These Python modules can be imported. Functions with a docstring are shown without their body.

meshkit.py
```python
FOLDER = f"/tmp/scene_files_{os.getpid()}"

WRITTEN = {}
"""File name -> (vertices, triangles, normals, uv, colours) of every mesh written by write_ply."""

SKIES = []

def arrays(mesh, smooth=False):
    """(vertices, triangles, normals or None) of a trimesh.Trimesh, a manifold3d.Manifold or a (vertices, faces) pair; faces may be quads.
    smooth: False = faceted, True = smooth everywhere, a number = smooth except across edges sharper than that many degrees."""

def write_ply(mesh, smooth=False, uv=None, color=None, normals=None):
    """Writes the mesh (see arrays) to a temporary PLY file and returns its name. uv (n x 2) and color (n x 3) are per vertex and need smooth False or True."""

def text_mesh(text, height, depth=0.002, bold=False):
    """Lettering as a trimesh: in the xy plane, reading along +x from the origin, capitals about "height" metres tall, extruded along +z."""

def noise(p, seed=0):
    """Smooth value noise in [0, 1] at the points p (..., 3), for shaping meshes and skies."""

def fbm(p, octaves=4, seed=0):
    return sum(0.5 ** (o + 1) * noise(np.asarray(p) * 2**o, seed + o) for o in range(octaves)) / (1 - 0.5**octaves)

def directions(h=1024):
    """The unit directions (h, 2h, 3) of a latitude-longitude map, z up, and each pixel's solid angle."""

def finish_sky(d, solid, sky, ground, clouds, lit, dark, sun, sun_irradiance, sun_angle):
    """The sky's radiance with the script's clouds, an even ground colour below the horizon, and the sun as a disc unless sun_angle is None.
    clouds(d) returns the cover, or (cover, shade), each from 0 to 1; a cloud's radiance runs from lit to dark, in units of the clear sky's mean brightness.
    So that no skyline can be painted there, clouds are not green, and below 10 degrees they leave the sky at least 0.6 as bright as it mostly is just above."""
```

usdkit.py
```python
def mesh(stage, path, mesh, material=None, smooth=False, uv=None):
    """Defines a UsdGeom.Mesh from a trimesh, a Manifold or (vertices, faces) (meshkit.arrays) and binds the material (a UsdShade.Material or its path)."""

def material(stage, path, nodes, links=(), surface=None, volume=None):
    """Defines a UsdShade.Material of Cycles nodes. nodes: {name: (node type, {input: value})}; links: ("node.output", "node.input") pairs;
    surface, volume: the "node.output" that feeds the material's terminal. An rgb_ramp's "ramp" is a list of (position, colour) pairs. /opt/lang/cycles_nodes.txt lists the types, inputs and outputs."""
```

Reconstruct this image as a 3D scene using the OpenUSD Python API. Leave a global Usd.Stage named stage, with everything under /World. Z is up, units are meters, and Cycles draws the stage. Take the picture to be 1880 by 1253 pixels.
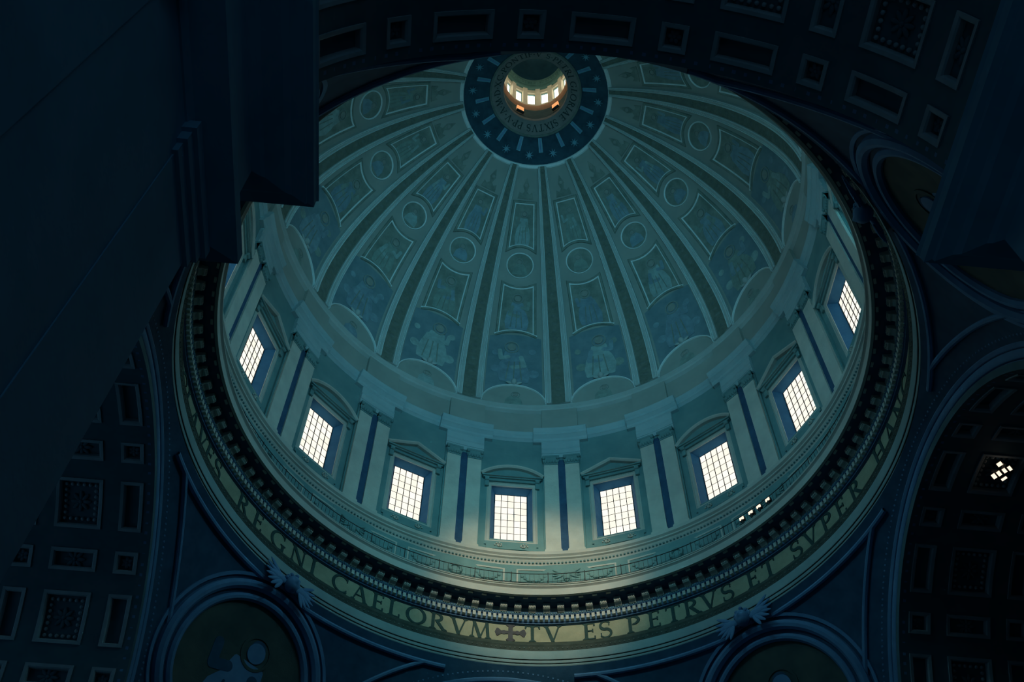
import math, numpy as np, trimesh, usdkit, shapely
from shapely.geometry import Polygon, LineString, Point, box as sbox
from shapely import affinity, union_all
from pxr import Usd, UsdGeom, UsdLux, Gf, Sdf

stage = Usd.Stage.CreateInMemory()
UsdGeom.SetStageUpAxis(stage, 'Z')
UsdGeom.SetStageMetersPerUnit(stage, 1.0)
UsdGeom.Xform.Define(stage, '/World')
rng = np.random.default_rng(7)
PI = math.pi
rad = math.radians

# ---------------------------------------------------------------- camera (solved from the drum's windows and rings)
CX, CY, CZ = -4.5688, -34.2685, 1.7
YAW, PIT, ROL, FPX = 0.0800482, 1.0046289, 0.0177631, 1971.087
fw = np.array([math.sin(YAW) * math.cos(PIT), math.cos(YAW) * math.cos(PIT), math.sin(PIT)])
rt0 = np.array([math.cos(YAW), -math.sin(YAW), 0.0]); up0 = np.cross(rt0, fw)
rt = math.cos(ROL) * rt0 + math.sin(ROL) * up0; upv = -math.sin(ROL) * rt0 + math.cos(ROL) * up0
cam = UsdGeom.Camera.Define(stage, '/World/camera')
cam.AddTransformOp().Set(Gf.Matrix4d(*[float(x) for x in (*rt, 0, *upv, 0, *(-fw), 0, CX, CY, CZ, 1)]))
cam.CreateHorizontalApertureAttr(36.0); cam.CreateVerticalApertureAttr(36.0 * 1253 / 1880)
cam.CreateFocalLengthAttr(36.0 * FPX / 1880)
cam.CreateClippingRangeAttr(Gf.Vec2f(0.1, 1000))
cam.CreateFocusDistanceAttr(80.0); cam.CreateFStopAttr(0.0)
cam.CreateExposureAttr(0.0)

# ---------------------------------------------------------------- sky (seen through nothing but the open end of the nave)
dome = UsdLux.DomeLight.Define(stage, '/World/sky')
dome.CreateColorAttr(Gf.Vec3f(0.25, 0.62, 1.0)); dome.CreateIntensityAttr(0.062)

# daylight through the sunny-side drum windows (behind the near arch), plus added fill beams
def window_light(name, az, color, inten, w, h, tilt, R=20.35, z=63.6):
    l = UsdLux.RectLight.Define(stage, '/World/' + name)
    l.CreateWidthAttr(w); l.CreateHeightAttr(h); l.CreateColorAttr(Gf.Vec3f(*color)); l.CreateIntensityAttr(inten)
    a = rad(az); er = np.array([math.sin(a), math.cos(a), 0])
    d = -er * math.cos(rad(tilt)) + np.array([0, 0, -math.sin(rad(tilt))])      # direction of the light
    x = np.cross([0, 0, 1.0], -d); x /= np.linalg.norm(x); y = np.cross(-d, x)
    p = er * R + np.array([0, 0, z])
    l.AddTransformOp().Set(Gf.Matrix4d(*[float(v) for v in (*x, 0, *y, 0, *(-d), 0, *p, 1)]))
def window_beam(name, az, to_az, to_z, color, inten, half, soft, R=20.2, z=64.0):
    l = UsdLux.SphereLight.Define(stage, '/World/' + name)
    l.CreateRadiusAttr(1.1); l.CreateColorAttr(Gf.Vec3f(*color)); l.CreateIntensityAttr(inten)
    sh = UsdLux.ShapingAPI.Apply(l.GetPrim()); sh.CreateShapingConeAngleAttr(half); sh.CreateShapingConeSoftnessAttr(soft)
    a, b = rad(az), rad(to_az)
    p = np.array([R * math.sin(a), R * math.cos(a), z]); q = np.array([20.2 * math.sin(b), 20.2 * math.cos(b), to_z])
    d = (q - p) / np.linalg.norm(q - p)
    x = np.cross([0, 0, 1.0], -d); x /= np.linalg.norm(x); y = np.cross(-d, x)
    l.AddTransformOp().Set(Gf.Matrix4d(*[float(v) for v in (*x, 0, *y, 0, *(-d), 0, *p, 1)]))
COOL, WARM, PALE = (0.20, 0.74, 1.0), (1.0, 0.72, 0.45), (0.28, 0.90, 1.0)
for i, (k, q) in enumerate(((5, .04), (6, .12), (7, .42), (8, 1.0), (9, .42), (10, .16), (11, .05))):
    window_light(f'window_daylight_{i + 1:03d}', 22.5 * k, COOL, 17.0 * q, 2.3, 4.6, -28)      # tilted up, as if off the roofs, to brighten the dome
window_beam('sun_beam_001', 180, 5, 55.5, WARM, 7.8e2, 12.5, 0.8)
window_beam('sky_beam_001', 180, 0, 56.0, PALE, 2.3e2, 22, 1.0)
window_beam('sky_beam_002', 120, -58, 56.5, COOL, 1.3e2, 24, 1.0)  # added beam, set between windows, to brighten the left drum side
window_beam('sky_beam_003', 240, 58, 56.5, COOL, 1.1e2, 24, 1.0)  # likewise added between windows, for the right drum side
window_beam('roof_glow_001', 180, -1, 86.0, COOL, 2.5e2, 38, 1.0)  # added spot that brightens the middle of the dome

# ---------------------------------------------------------------- helpers
used = {}
def numbered(parent, name):
    k = used.get((parent, name), -1) + 1
    used[(parent, name)] = k
    return f'{parent}/{name}' + (f'_{k:03d}' if k else '')
def tag(o, label=None, cat=None, group=None, kind=None):
    o = o.GetPrim() if hasattr(o, 'GetPrim') else o
    for key, v in (('label', label), ('category', cat), ('group', group), ('kind', kind)):
        if v: o.SetCustomDataByKey(key, v)
    return o
def thing(name, label=None, cat=None, loc=(0, 0, 0), group=None, kind=None):
    path = numbered('/World', name)
    x = UsdGeom.Xform.Define(stage, path)
    if tuple(loc) != (0, 0, 0): x.AddTranslateOp().Set(Gf.Vec3d(*map(float, loc)))
    tag(x, label, cat, group, kind)
    return path
class MB:
    """collects (vertices, triangles)"""
    def __init__(self): self.v, self.f, self.n = [], [], 0
    def add(self, v, f):
        v = np.asarray(v, float).reshape(-1, 3); f = np.asarray(f, int)
        if f.shape[1] == 4: f = np.vstack([f[:, [0, 1, 2]], f[:, [0, 2, 3]]])
        self.v.append(v); self.f.append(f + self.n); self.n += len(v)
        return self
    def addm(self, m):
        return self.add(m.vertices, m.faces)
    def get(self): return np.vstack(self.v), np.vstack(self.f)
    def map(self, fn):
        v, f = self.get(); out = MB(); out.add(fn(v), f); return out
def part(name, mb, mat, parent, smooth=False, label=None, kind=None):
    path = numbered(parent, name)
    m = usdkit.mesh(stage, path, mb.get() if isinstance(mb, MB) else mb, mat, smooth)
    tag(m, label, None, None, kind)
    return path
def copyof(src, name, label=None, cat=None, rotz=0, group=None, kind=None, loc=None):
    path = numbered('/World', name)
    x = UsdGeom.Xform.Define(stage, path)
    x.GetPrim().GetReferences().AddInternalReference(src)
    x.GetPrim().SetInstanceable(True)
    x.ClearXformOpOrder()
    if loc is not None: x.AddTranslateOp(opSuffix='c').Set(Gf.Vec3d(*map(float, loc)))
    x.AddRotateZOp(opSuffix='c').Set(float(rotz))
    tag(x, label, cat, group, kind)
    return path

def polar(R, az, z):
    return np.stack([R * np.sin(az), R * np.cos(az), np.broadcast_to(z, np.shape(R))], -1)
def revolve(profile, a0=-180, a1=180, n=192):
    """closed (R, z) profile swept from azimuth a0 to a1 (degrees)"""
    P = np.array(profile, float); full = abs(a1 - a0 - 360) < 1e-6
    A = np.radians(np.linspace(a0, a1, n + 1)); A = A[:-1] if full else A
    m, k = len(P), len(A)
    v = polar(np.broadcast_to(P[None, :, 0], (k, m)), A[:, None], P[None, :, 1] + 0 * A[:, None]).reshape(-1, 3)
    i, j = np.meshgrid(np.arange(k if full else k - 1), np.arange(m), indexing='ij')
    i2, j2 = (i + 1) % k, (j + 1) % m
    f = np.stack([i * m + j, i2 * m + j, i2 * m + j2, i * m + j2], -1).reshape(-1, 4)
    mb = MB().add(v, f)
    if not full:
        tri = poly_tris(P)
        if len(tri):
            mb.add(v[:m], tri); mb.add(v[-m:], tri[:, ::-1])
    return mb
def poly_tris(P):
    try:
        v, f = trimesh.creation.triangulate_polygon(Polygon(P), engine='earcut')
        d = ((np.asarray(v)[:, None] - P[None]) ** 2).sum(-1)
        return d.argmin(1)[np.asarray(f)]
    except Exception:
        return np.zeros((0, 3), int)
def sector(a0, a1, R0, R1, z0, z1, n=None):
    return revolve([(R0, z0), (R1, z0), (R1, z1), (R0, z1)], a0, a1, n or max(1, int(abs(a1 - a0) / 2.5)))
def boxm(x0, x1, y0, y1, z0, z1):
    v = np.array([(x, y, z) for x in (x0, x1) for y in (y0, y1) for z in (z0, z1)], float)
    f = np.array([(0, 1, 3, 2), (4, 6, 7, 5), (0, 4, 5, 1), (2, 3, 7, 6), (0, 2, 6, 4), (1, 5, 7, 3)])
    return MB().add(v, f)
def at_az(az, R=0.0, z=0.0):
    """maps local (x along the wall to the right, y up the wall, h towards the axis) to the world for a wall at azimuth az"""
    a = rad(az); er = np.array([math.sin(a), math.cos(a), 0]); et = np.array([math.cos(a), -math.sin(a), 0])
    return lambda v: (v[:, :1] * et + (R - v[:, 2:3]) * er + np.array([0, 0, 1.0]) * (z + v[:, 1:2]))
def resample(path, step, closed=True):
    P = np.asarray(path, float); out = []
    n = len(P)
    for i in range(n if closed else n - 1):
        a, b = P[i], P[(i + 1) % n]; k = max(1, int(math.ceil(np.linalg.norm(b - a) / step)))
        out += [a + (b - a) * t / k for t in range(k)]
    if not closed: out.append(P[-1])
    return np.array(out)
def sweep(path, profile, closed=True):
    """2D path swept with a closed (offset to the left, height) profile: (u, v, h) mesh, mitred"""
    P = np.asarray(path, float); n = len(P); Q = np.asarray(profile, float); m = len(Q)
    if closed:
        d1 = P - np.roll(P, 1, 0); d2 = np.roll(P, -1, 0) - P
    else:
        d = np.diff(P, axis=0); d1 = np.vstack([d[:1], d]); d2 = np.vstack([d, d[-1:]])
    d1 /= np.linalg.norm(d1, axis=1, keepdims=True) + 1e-12; d2 /= np.linalg.norm(d2, axis=1, keepdims=True) + 1e-12
    n1 = np.stack([-d1[:, 1], d1[:, 0]], 1); n2 = np.stack([-d2[:, 1], d2[:, 0]], 1)
    nm = n1 + n2; nm /= np.maximum((nm * n1).sum(1, keepdims=True), 0.35)
    v = np.concatenate([P[:, None] + nm[:, None] * Q[None, :, :1], np.broadcast_to(Q[None, :, 1:], (n, m, 1))], -1).reshape(-1, 3)
    i, j = np.meshgrid(np.arange(n if closed else n - 1), np.arange(m), indexing='ij')
    i2, j2 = (i + 1) % n, (j + 1) % m
    mb = MB().add(v, np.stack([i * m + j, i2 * m + j, i2 * m + j2, i * m + j2], -1).reshape(-1, 4))
    if not closed:
        t = np.array([(0, k, k + 1) for k in range(1, m - 1)])
        mb.add(v[:m], t); mb.add(v[-m:], t[:, ::-1])
    return mb
def geoms(g):
    return [x for x in (g.geoms if hasattr(g, 'geoms') else [g]) if x.geom_type == 'Polygon' and x.area > 1e-5]
def plate(poly, h0, h1, cell=None):
    """polygon as a slab between two heights, cut into cells so that it can be bent: (u, v, h) mesh"""
    mb = MB()
    for g in geoms(poly):
        pieces = [g]
        if cell:
            x0, y0, x1, y1 = g.bounds
            xs = np.linspace(x0, x1, max(1, int(math.ceil((x1 - x0) / cell))) + 1); ys = np.linspace(y0, y1, max(1, int(math.ceil((y1 - y0) / cell))) + 1)
            pieces = [q for a, b in zip(xs, xs[1:]) for c, d in zip(ys, ys[1:]) for q in geoms(g.intersection(sbox(a, c, b, d)))]
        for q in pieces:
            try: m = trimesh.creation.extrude_polygon(q, h1 - h0, engine='earcut')
            except Exception: continue
            v = np.array(m.vertices); v[:, 2] += h0
            mb.add(v, m.faces)
    return mb
def arcpts(cx, cy, r, t0, t1, n):
    t = np.radians(np.linspace(t0, t1, n)); return np.stack([cx + r * np.cos(t), cy + r * np.sin(t)], 1)
def circ(cx, cy, r, n=40): return arcpts(cx, cy, r, 0, 360 * (1 - 1 / n), n)
def ring_profile(w, h, step=True):
    """moulding section, centred: a flat band with a raised rounded bead"""
    if not step: return [(-w / 2, 0), (w / 2, 0), (w / 2, h * .6), (w / 4, h), (-w / 4, h), (-w / 2, h * .6)]
    return [(-w / 2, 0), (w / 2, 0), (w / 2, h * .45), (w * .25, h * .5), (w * .22, h), (-w * .12, h), (-w * .2, h * .5), (-w / 2, h * .4)]

# ---------------------------------------------------------------- materials
def stone(name, c1, c2, scale=0.6, rough=0.75, bump=0.15, fine=6.0, spec=0.25):
    return usdkit.material(stage, '/World/Looks/' + name, {
        'g': ('geometry', {}),
        'n': ('noise_texture', {'scale': scale, 'detail': 5.0, 'roughness': 0.6}),
        'r': ('rgb_ramp', {'ramp': [(0.3, c1), (0.7, c2)]}),
        'f': ('noise_texture', {'scale': fine, 'detail': 4.0}),
        'b': ('bump', {'strength': bump, 'distance': 0.05}),
        'p': ('principled_bsdf', {'roughness': rough, 'specular_ior_level': spec})},
        [('g.position', 'n.vector'), ('g.position', 'f.vector'), ('n.fac', 'r.fac'), ('r.color', 'p.base_color'), ('f.fac', 'b.height'), ('b.normal', 'p.normal')],
        surface='p.BSDF')
def emit(name, color, strength):
    return usdkit.material(stage, '/World/Looks/' + name, {'e': ('emission', {'color': color, 'strength': strength})}, surface='e.emission')
UsdGeom.Scope.Define(stage, '/World/Looks')
M_travertine = stone('pale_travertine', (0.40, 0.46, 0.42), (0.50, 0.55, 0.50), 0.5)
M_wall = stone('grey_green_wall_plaster', (0.11, 0.26, 0.27), (0.17, 0.33, 0.33), 0.5)
M_pilaster = stone('pale_pilaster_marble', (0.44, 0.50, 0.45), (0.56, 0.62, 0.55), 0.7, bump=0.25)
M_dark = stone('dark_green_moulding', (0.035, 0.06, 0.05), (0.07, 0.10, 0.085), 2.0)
M_arch = stone('ring_stone', (0.22, 0.36, 0.37), (0.30, 0.44, 0.44), 0.5)
M_ent = stone('entablature_stone', (0.28, 0.46, 0.49), (0.37, 0.54, 0.56), 0.5)
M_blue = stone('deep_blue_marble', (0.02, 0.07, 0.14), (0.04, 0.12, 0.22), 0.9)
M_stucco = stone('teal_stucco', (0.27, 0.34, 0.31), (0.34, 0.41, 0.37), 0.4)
M_rib = stone('rib_stucco', (0.36, 0.46, 0.44), (0.44, 0.54, 0.52), 0.6)
M_gilt = stone('highlit_gilt_moulding', (0.62, 0.78, 0.78), (0.78, 0.92, 0.90), 1.5, rough=0.45, spec=0.5)  # gilt, with the bluish highlight lines put into its pale colour
M_mosaic_dark = stone('dark_mosaic', (0.14, 0.21, 0.18), (0.27, 0.35, 0.30), 1.1, fine=14)
M_mosaic_blue = stone('blue_green_mosaic', (0.12, 0.23, 0.26), (0.20, 0.32, 0.35), 0.7, fine=14)
M_strip = stone('dark_olive_mosaic_strip', (0.11, 0.16, 0.13), (0.18, 0.23, 0.19), 2.0)
M_bead = stone('pale_bead', (0.11, 0.16, 0.14), (0.18, 0.24, 0.21), 2.0)
M_halo = stone('halo_mosaic', (0.20, 0.29, 0.27), (0.26, 0.34, 0.31), 2.0)
M_navy = stone('navy_mosaic', (0.012, 0.07, 0.13), (0.03, 0.11, 0.19), 1.0)
M_navy2 = stone('navy_stone', (0.09, 0.23, 0.40), (0.14, 0.31, 0.50), 0.8)
M_disc = stone('night_blue_mosaic', (0.01, 0.05, 0.08), (0.03, 0.10, 0.14), 1.0)
M_star = stone('star_gilt', (0.10, 0.32, 0.42), (0.16, 0.42, 0.52), 2.0, rough=0.4)
M_frieze = stone('gold_mosaic_frieze', (0.27, 0.31, 0.21), (0.36, 0.39, 0.27), 1.2, fine=18)
M_letter = stone('dark_green_letter_mosaic', (0.015, 0.05, 0.05), (0.03, 0.08, 0.075), 2.0)
M_cross = stone('dark_cross_mosaic', (0.05, 0.06, 0.07), (0.09, 0.10, 0.11), 2.0)
M_medal = stone('olive_medallion_mosaic', (0.03, 0.07, 0.07), (0.09, 0.13, 0.11), 0.45, fine=14)
M_ringtext = stone('grey_mosaic_ring', (0.20, 0.22, 0.21), (0.28, 0.29, 0.27), 1.5)
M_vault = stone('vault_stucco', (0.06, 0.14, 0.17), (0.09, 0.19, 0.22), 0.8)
M_coffer = stone('pale_coffer_moulding', (0.30, 0.38, 0.40), (0.42, 0.50, 0.52), 1.0)
M_pier = stone('dark_pier_marble', (0.12, 0.32, 0.42), (0.17, 0.40, 0.52), 0.5)
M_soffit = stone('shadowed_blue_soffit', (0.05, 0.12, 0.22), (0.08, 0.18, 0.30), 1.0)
M_bronze = stone('dark_bronze', (0.02, 0.03, 0.03), (0.05, 0.06, 0.06), 3.0, rough=0.5)
M_lead = stone('black_lead_bar', (0.01, 0.014, 0.016), (0.02, 0.026, 0.03), 3.0, rough=0.6)
M_robe = [stone(f'robe_mosaic_{i}', c, tuple(x * 1.5 for x in c), 1.6, fine=16) for i, c in enumerate([(0.23, 0.35, 0.34), (0.15, 0.25, 0.29), (0.18, 0.27, 0.24), (0.17, 0.28, 0.32)])]
M_skin = stone('flesh_mosaic', (0.24, 0.30, 0.27), (0.30, 0.36, 0.32), 2.0)
M_lantern = stone('cream_lantern_stone', (0.60, 0.55, 0.42), (0.72, 0.66, 0.52), 1.0)
M_lantern_dome = stone('lantern_dome_mosaic', (0.006, 0.05, 0.085), (0.015, 0.08, 0.12), 1.0)
M_lantern_low = stone('dark_lantern_marble', (0.02, 0.07, 0.08), (0.05, 0.11, 0.12), 1.2)
M_lantern_frieze = stone('green_lantern_frieze', (0.06, 0.16, 0.15), (0.10, 0.22, 0.20), 1.2)
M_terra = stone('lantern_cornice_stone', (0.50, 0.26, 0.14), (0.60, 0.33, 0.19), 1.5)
M_floor = stone('floor_marble', (0.10, 0.12, 0.13), (0.18, 0.20, 0.20), 0.3)
M_pane = usdkit.material(stage, '/World/Looks/daylit_pane', {
    'o': ('object_info', {}), 'r': ('rgb_ramp', {'ramp': [(0.0, (0.93, 0.88, 0.74)), (1.0, (0.99, 0.95, 0.84))]}),
    'e': ('emission', {'strength': 1.15})}, [('o.random', 'r.fac'), ('r.color', 'e.color')], surface='e.emission')
M_pane2 = emit('lantern_daylit_pane', (1.0, 0.93, 0.74), 2.8)
M_lamp = emit('warm_lamp_glow', (1.0, 0.74, 0.55), 1.5)
M_lamp2 = emit('orange_niche_glow', (1.0, 0.42, 0.16), 1.0)  # emissive stand-in for orange lamplight on the niche walls

NB, BAY = 16, 22.5
# ================================================================ floor and crossing piers
H, RA, ZA = 20.45, 12.15, 34.5            # arch plane, arch radius, springing
ENT = 30.55                                # top of the great entablature
fl = thing('floor', 'pale marble basilica floor far below the dome', 'floor', kind='structure')
part('paving', boxm(-46, 46, -60, 46, -0.3, 0), M_floor, fl)

def quarter_turn(k):
    c, s = [(1, 0), (0, -1), (-1, 0), (0, 1)][k]          # k=0: arm at +y (far); 1: +x (right); 2: -y (near); 3: -x (left)
    return lambda v: np.stack([v[:, 0] * c - v[:, 1] * s, v[:, 0] * s + v[:, 1] * c, v[:, 2]], 1)
ARM = ['far', 'right', 'near', 'left']

def bar(mbs, fn):
    out = MB()
    for m in mbs: out.add(*m.get())
    return out.map(fn) if fn else out
# entablature section: (offset from the pier face towards the arm, z)
ent_prof = [(-0.5, 23.9), (0.05, 23.9), (0.15, 24.15), (0.45, 24.3), (0.85, 24.5), (0.85, 25.0), (0.6, 25.15), (0.42, 25.6), (0.34, 26.2), (0.3, 27.0), (0.3, 28.7), (0.5, 28.85), (0.6, 29.0),
            (1.1, 29.2), (1.25, 29.4), (1.6, 29.6), (1.62, 29.75), (1.79, 29.85), (1.79, 30.25), (1.85, 30.4), (-0.5, ENT)]
YP = 22.2
for kx, (sx, sy, nm) in enumerate([(-1, -1, 'near left'), (1, -1, 'near right'), (-1, 1, 'far left'), (1, 1, 'far right')]):
    lab = {0: 'dark marble pier with heavy cornice hiding the dome at the left', 1: 'dark marble pier with cornice at the right end of the near vault', 2: 'dark pier under the pendentive below the word REGNI', 3: 'dark pier under the pendentive below the word PETRVS'}[kx]
    p = thing('crossing_pier', lab, 'pier', kind='structure')
    X0 = 11.05 if sx < 0 else 10.5
    fl2 = lambda v, sx=sx, sy=sy: v * np.array([sx, sy, 1.0])
    ye = 60 if sy < 0 else 46
    body = MB()
    plan = Polygon([(X0, ye), (X0, YP), (RA, YP), (RA, H), (H, RA), (YP, RA), (YP, X0), (46, X0), (46, ye)])
    m = trimesh.creation.extrude_polygon(plan, ENT - .05); body.add(m.vertices, m.faces)
    part('pier_body', body.map(fl2), M_pier, p)
    for q in range(3):
        y0 = YP + 0.02 + q * 6.0
        pl = part('pilaster', boxm(X0 - 0.03, X0 + 0.2, y0, y0 + 2.6, 0, 22.4).map(fl2), M_pier, p)
        part('capital', bar([boxm(X0 - 0.03 - 0.1 * i, X0 + .2, y0 - 0.1 * i, y0 + 2.6 + 0.1 * i, 22.4 + 0.4 * i, 22.8 + 0.4 * i) for i in range(4)], fl2), M_pier, pl)
    for path in (np.array([(X0, ye - 2), (X0, YP), (RA + 1, YP)]), np.array([(YP, RA + 1), (YP, X0), (45.0, X0)])):
        sw = sweep(path, [(-o, z) for o, z in ent_prof], closed=False)
        part('entablature', sw.map(fl2), M_pier, p, label='projecting entablature and cornice')
    plan2 = Polygon([(RA, ye), (RA, H), (H, RA), (46, RA), (46, ye)])
    m = trimesh.creation.extrude_polygon(plan2, ZA - ENT + 0.1); m.apply_translation([0, 0, ENT - 0.1])
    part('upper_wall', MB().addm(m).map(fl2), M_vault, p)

# ================================================================ coffered vaults and arches
def cyl_map(k, r0=RA):
    """(arc angle deg, distance along the arm, height inwards) -> world"""
    def fn(v):
        t = np.radians(v[:, 0]); r = r0 - v[:, 2]
        return quarter_turn(k)(np.stack([r * np.sin(t), v[:, 1], ZA + r * np.cos(t)], 1))
    return fn
cols = [(28.4 * i, 6.3) for i in (-3, -2, -1, 0, 1, 2, 3)] + [(14.2 + 28.4 * i, 2.65) for i in (-3, -2, -1, 0, 1, 2)]
cols = sorted([(c, h) for c, h in cols if abs(c) + h < 89])
rows = [(21.6, 0.58, 0), (24.35, 1.2, 1), (27.1, 0.58, 0), (29.85, 1.2, 1), (32.6, 0.58, 0), (35.35, 1.2, 1)]
dr = RA * PI / 180
for k in range(4):
    nm = ARM[k]
    v = thing('coffered_vault', {'far': 'dark vault behind the far arch under the cross emblem', 'right': 'dark coffered barrel vault with the glowing spotlight cluster', 'near': 'coffered barrel vault overhead, cutting across the top of the dome', 'left': 'dark coffered barrel vault beside the left pier'}[nm], 'vault', kind='structure')
    fn = cyl_map(k)
    ymax = 58.0 if k == 2 else 46.0
    # back of the coffers, then the grid of ribs that stands in front of it
    ts = np.linspace(-90, 90, 61)
    prof = np.concatenate([np.stack([ts, np.full(61, -0.32)], 1), np.stack([ts[::-1], np.full(61, -1.2)], 1)])
    vv = np.array([(t, y, h) for y in (H, 37.2 if k else 24.0, ymax) for t, h in prof]); m = len(prof)
    ff = [(i * m + j, i * m + (j + 1) % m, (i + 1) * m + (j + 1) % m, (i + 1) * m + j) for i in range(2) for j in range(m)]
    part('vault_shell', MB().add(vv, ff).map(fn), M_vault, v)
    if k == 0: use_rows = rows[:1]
    else: use_rows = rows
    tb = sorted({-90.0, 90.0, *[c - h for c, h in cols], *[c + h for c, h in cols]})
    yb = sorted({H, use_rows[-1][0] + use_rows[-1][1] + 0.5, *[c - h for c, h, _ in use_rows], *[c + h for c, h, _ in use_rows]})
    grid = MB()
    for a, b in zip(tb, tb[1:]):
        incol = any(abs((a + b) / 2 - c) < h for c, h in cols)
        for c_, d_ in zip(yb, yb[1:]):
            if incol and any(abs((c_ + d_) / 2 - y) < h for y, h, _ in use_rows): continue
            n = max(1, int(math.ceil((b - a) / 3)))
            for i in range(n):
                t0, t1 = a + (b - a) * i / n, a + (b - a) * (i + 1) / n
                q = boxm(t0, t1, c_, d_, -0.4, 0.0); grid.add(*q.get())
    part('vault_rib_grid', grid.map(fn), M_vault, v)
    for cy, hy, wide_row in use_rows:
        for ct, ht in cols:
            wide_col = ht > 4
            pth = resample(np.array([(-ht * dr, -hy), (ht * dr, -hy), (ht * dr, hy), (-ht * dr, hy)]), 0.45)
            loc = lambda q, ct=ct, cy=cy: np.stack([ct + q[:, 0] / dr, cy + q[:, 1], q[:, 2]], 1)
            fr = sweep(pth, [(-0.02, -0.3), (0.20, -0.3), (0.20, -0.02), (0.14, 0.05), (-0.02, 0.07)])
            c = part('coffer_frame', fr.map(loc).map(fn), M_coffer, v)
            if wide_col and wide_row:                                    # large square coffer: beaded border and rosette
                bd = MB()
                for P in resample(np.array([(-ht * dr + .42, -hy + .42), (ht * dr - .42, -hy + .42), (ht * dr - .42, hy - .42), (-ht * dr + .42, hy - .42)]), 0.34):
                    s = trimesh.creation.icosphere(1, 0.10); s.apply_translation([P[0], P[1], -0.24]); bd.addm(s)
                part('bead_border', bd.map(loc).map(fn), M_coffer, c, True, kind='stuff')
            if wide_col == wide_row or wide_row:
                ro = MB()
                for i in range(8 if wide_row else 6):
                    e = trimesh.creation.icosphere(1, 1.0); e.apply_scale([.26 * min(1, hy), .11, .08]); e.apply_translation([.3 * min(1, hy), 0, -.26])
                    e.apply_transform(trimesh.transformations.rotation_matrix(2 * PI * i / (8 if wide_row else 6), [0, 0, 1])); ro.addm(e)
                s = trimesh.creation.icosphere(1, .12 * min(1, hy + .3)); s.apply_translation([0, 0, -.24]); ro.addm(s)
                part('rosette', ro.map(loc).map(fn), M_vault, c, True)
    # the crossing arch: stepped archivolt on the face towards the dome
    a = thing('crossing_arch', {'far': 'far arch top with beaded archivolt below the cross emblem', 'right': 'stepped archivolt of the arch framing the vault with spotlights', 'near': 'stepped archivolt at the edge of the overhead coffered vault', 'left': 'stepped archivolt of the arch beside the dark left pier'}[nm], 'arch', kind='structure')
    tt = np.concatenate([np.linspace(-90, 90, 91)])
    for nm2, r0, r1, dep in [('archivolt_band', 12.15, 12.62, 0.25), ('archivolt_band', 12.68, 13.1, 0.36), ('archivolt_band', 13.15, 13.5, 0.46), ('archivolt_fillet', 13.5, 13.95, 0.62)] + ([('archivolt_band', 13.95, 14.35, 0.5)] if k == 0 else []):
        pr = [(r0, 0), (r1, 0), (r1, dep), ((r0 + r1) / 2, dep + .04), (r0 + .04, dep - .04), (r0, dep - .1)]
        vv = []
        for t in tt:
            for r, dd in pr:
                vv.append((r * math.sin(rad(t)), H + 0.35 - dd, ZA + r * math.cos(rad(t))))
        m = len(pr)
        ff = [(i * m + j, i * m + (j + 1) % m, (i + 1) * m + (j + 1) % m, (i + 1) * m + j) for i in range(len(tt) - 1) for j in range(m)]
        part(nm2, MB().add(np.array(vv), ff).map(quarter_turn(k)), M_navy2 if nm2 != 'archivolt_fillet' else M_navy, a, 40)
    # ornament beads along the outer fillet of the far arch show as little lights on its dark moulding
    bd = MB()
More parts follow.
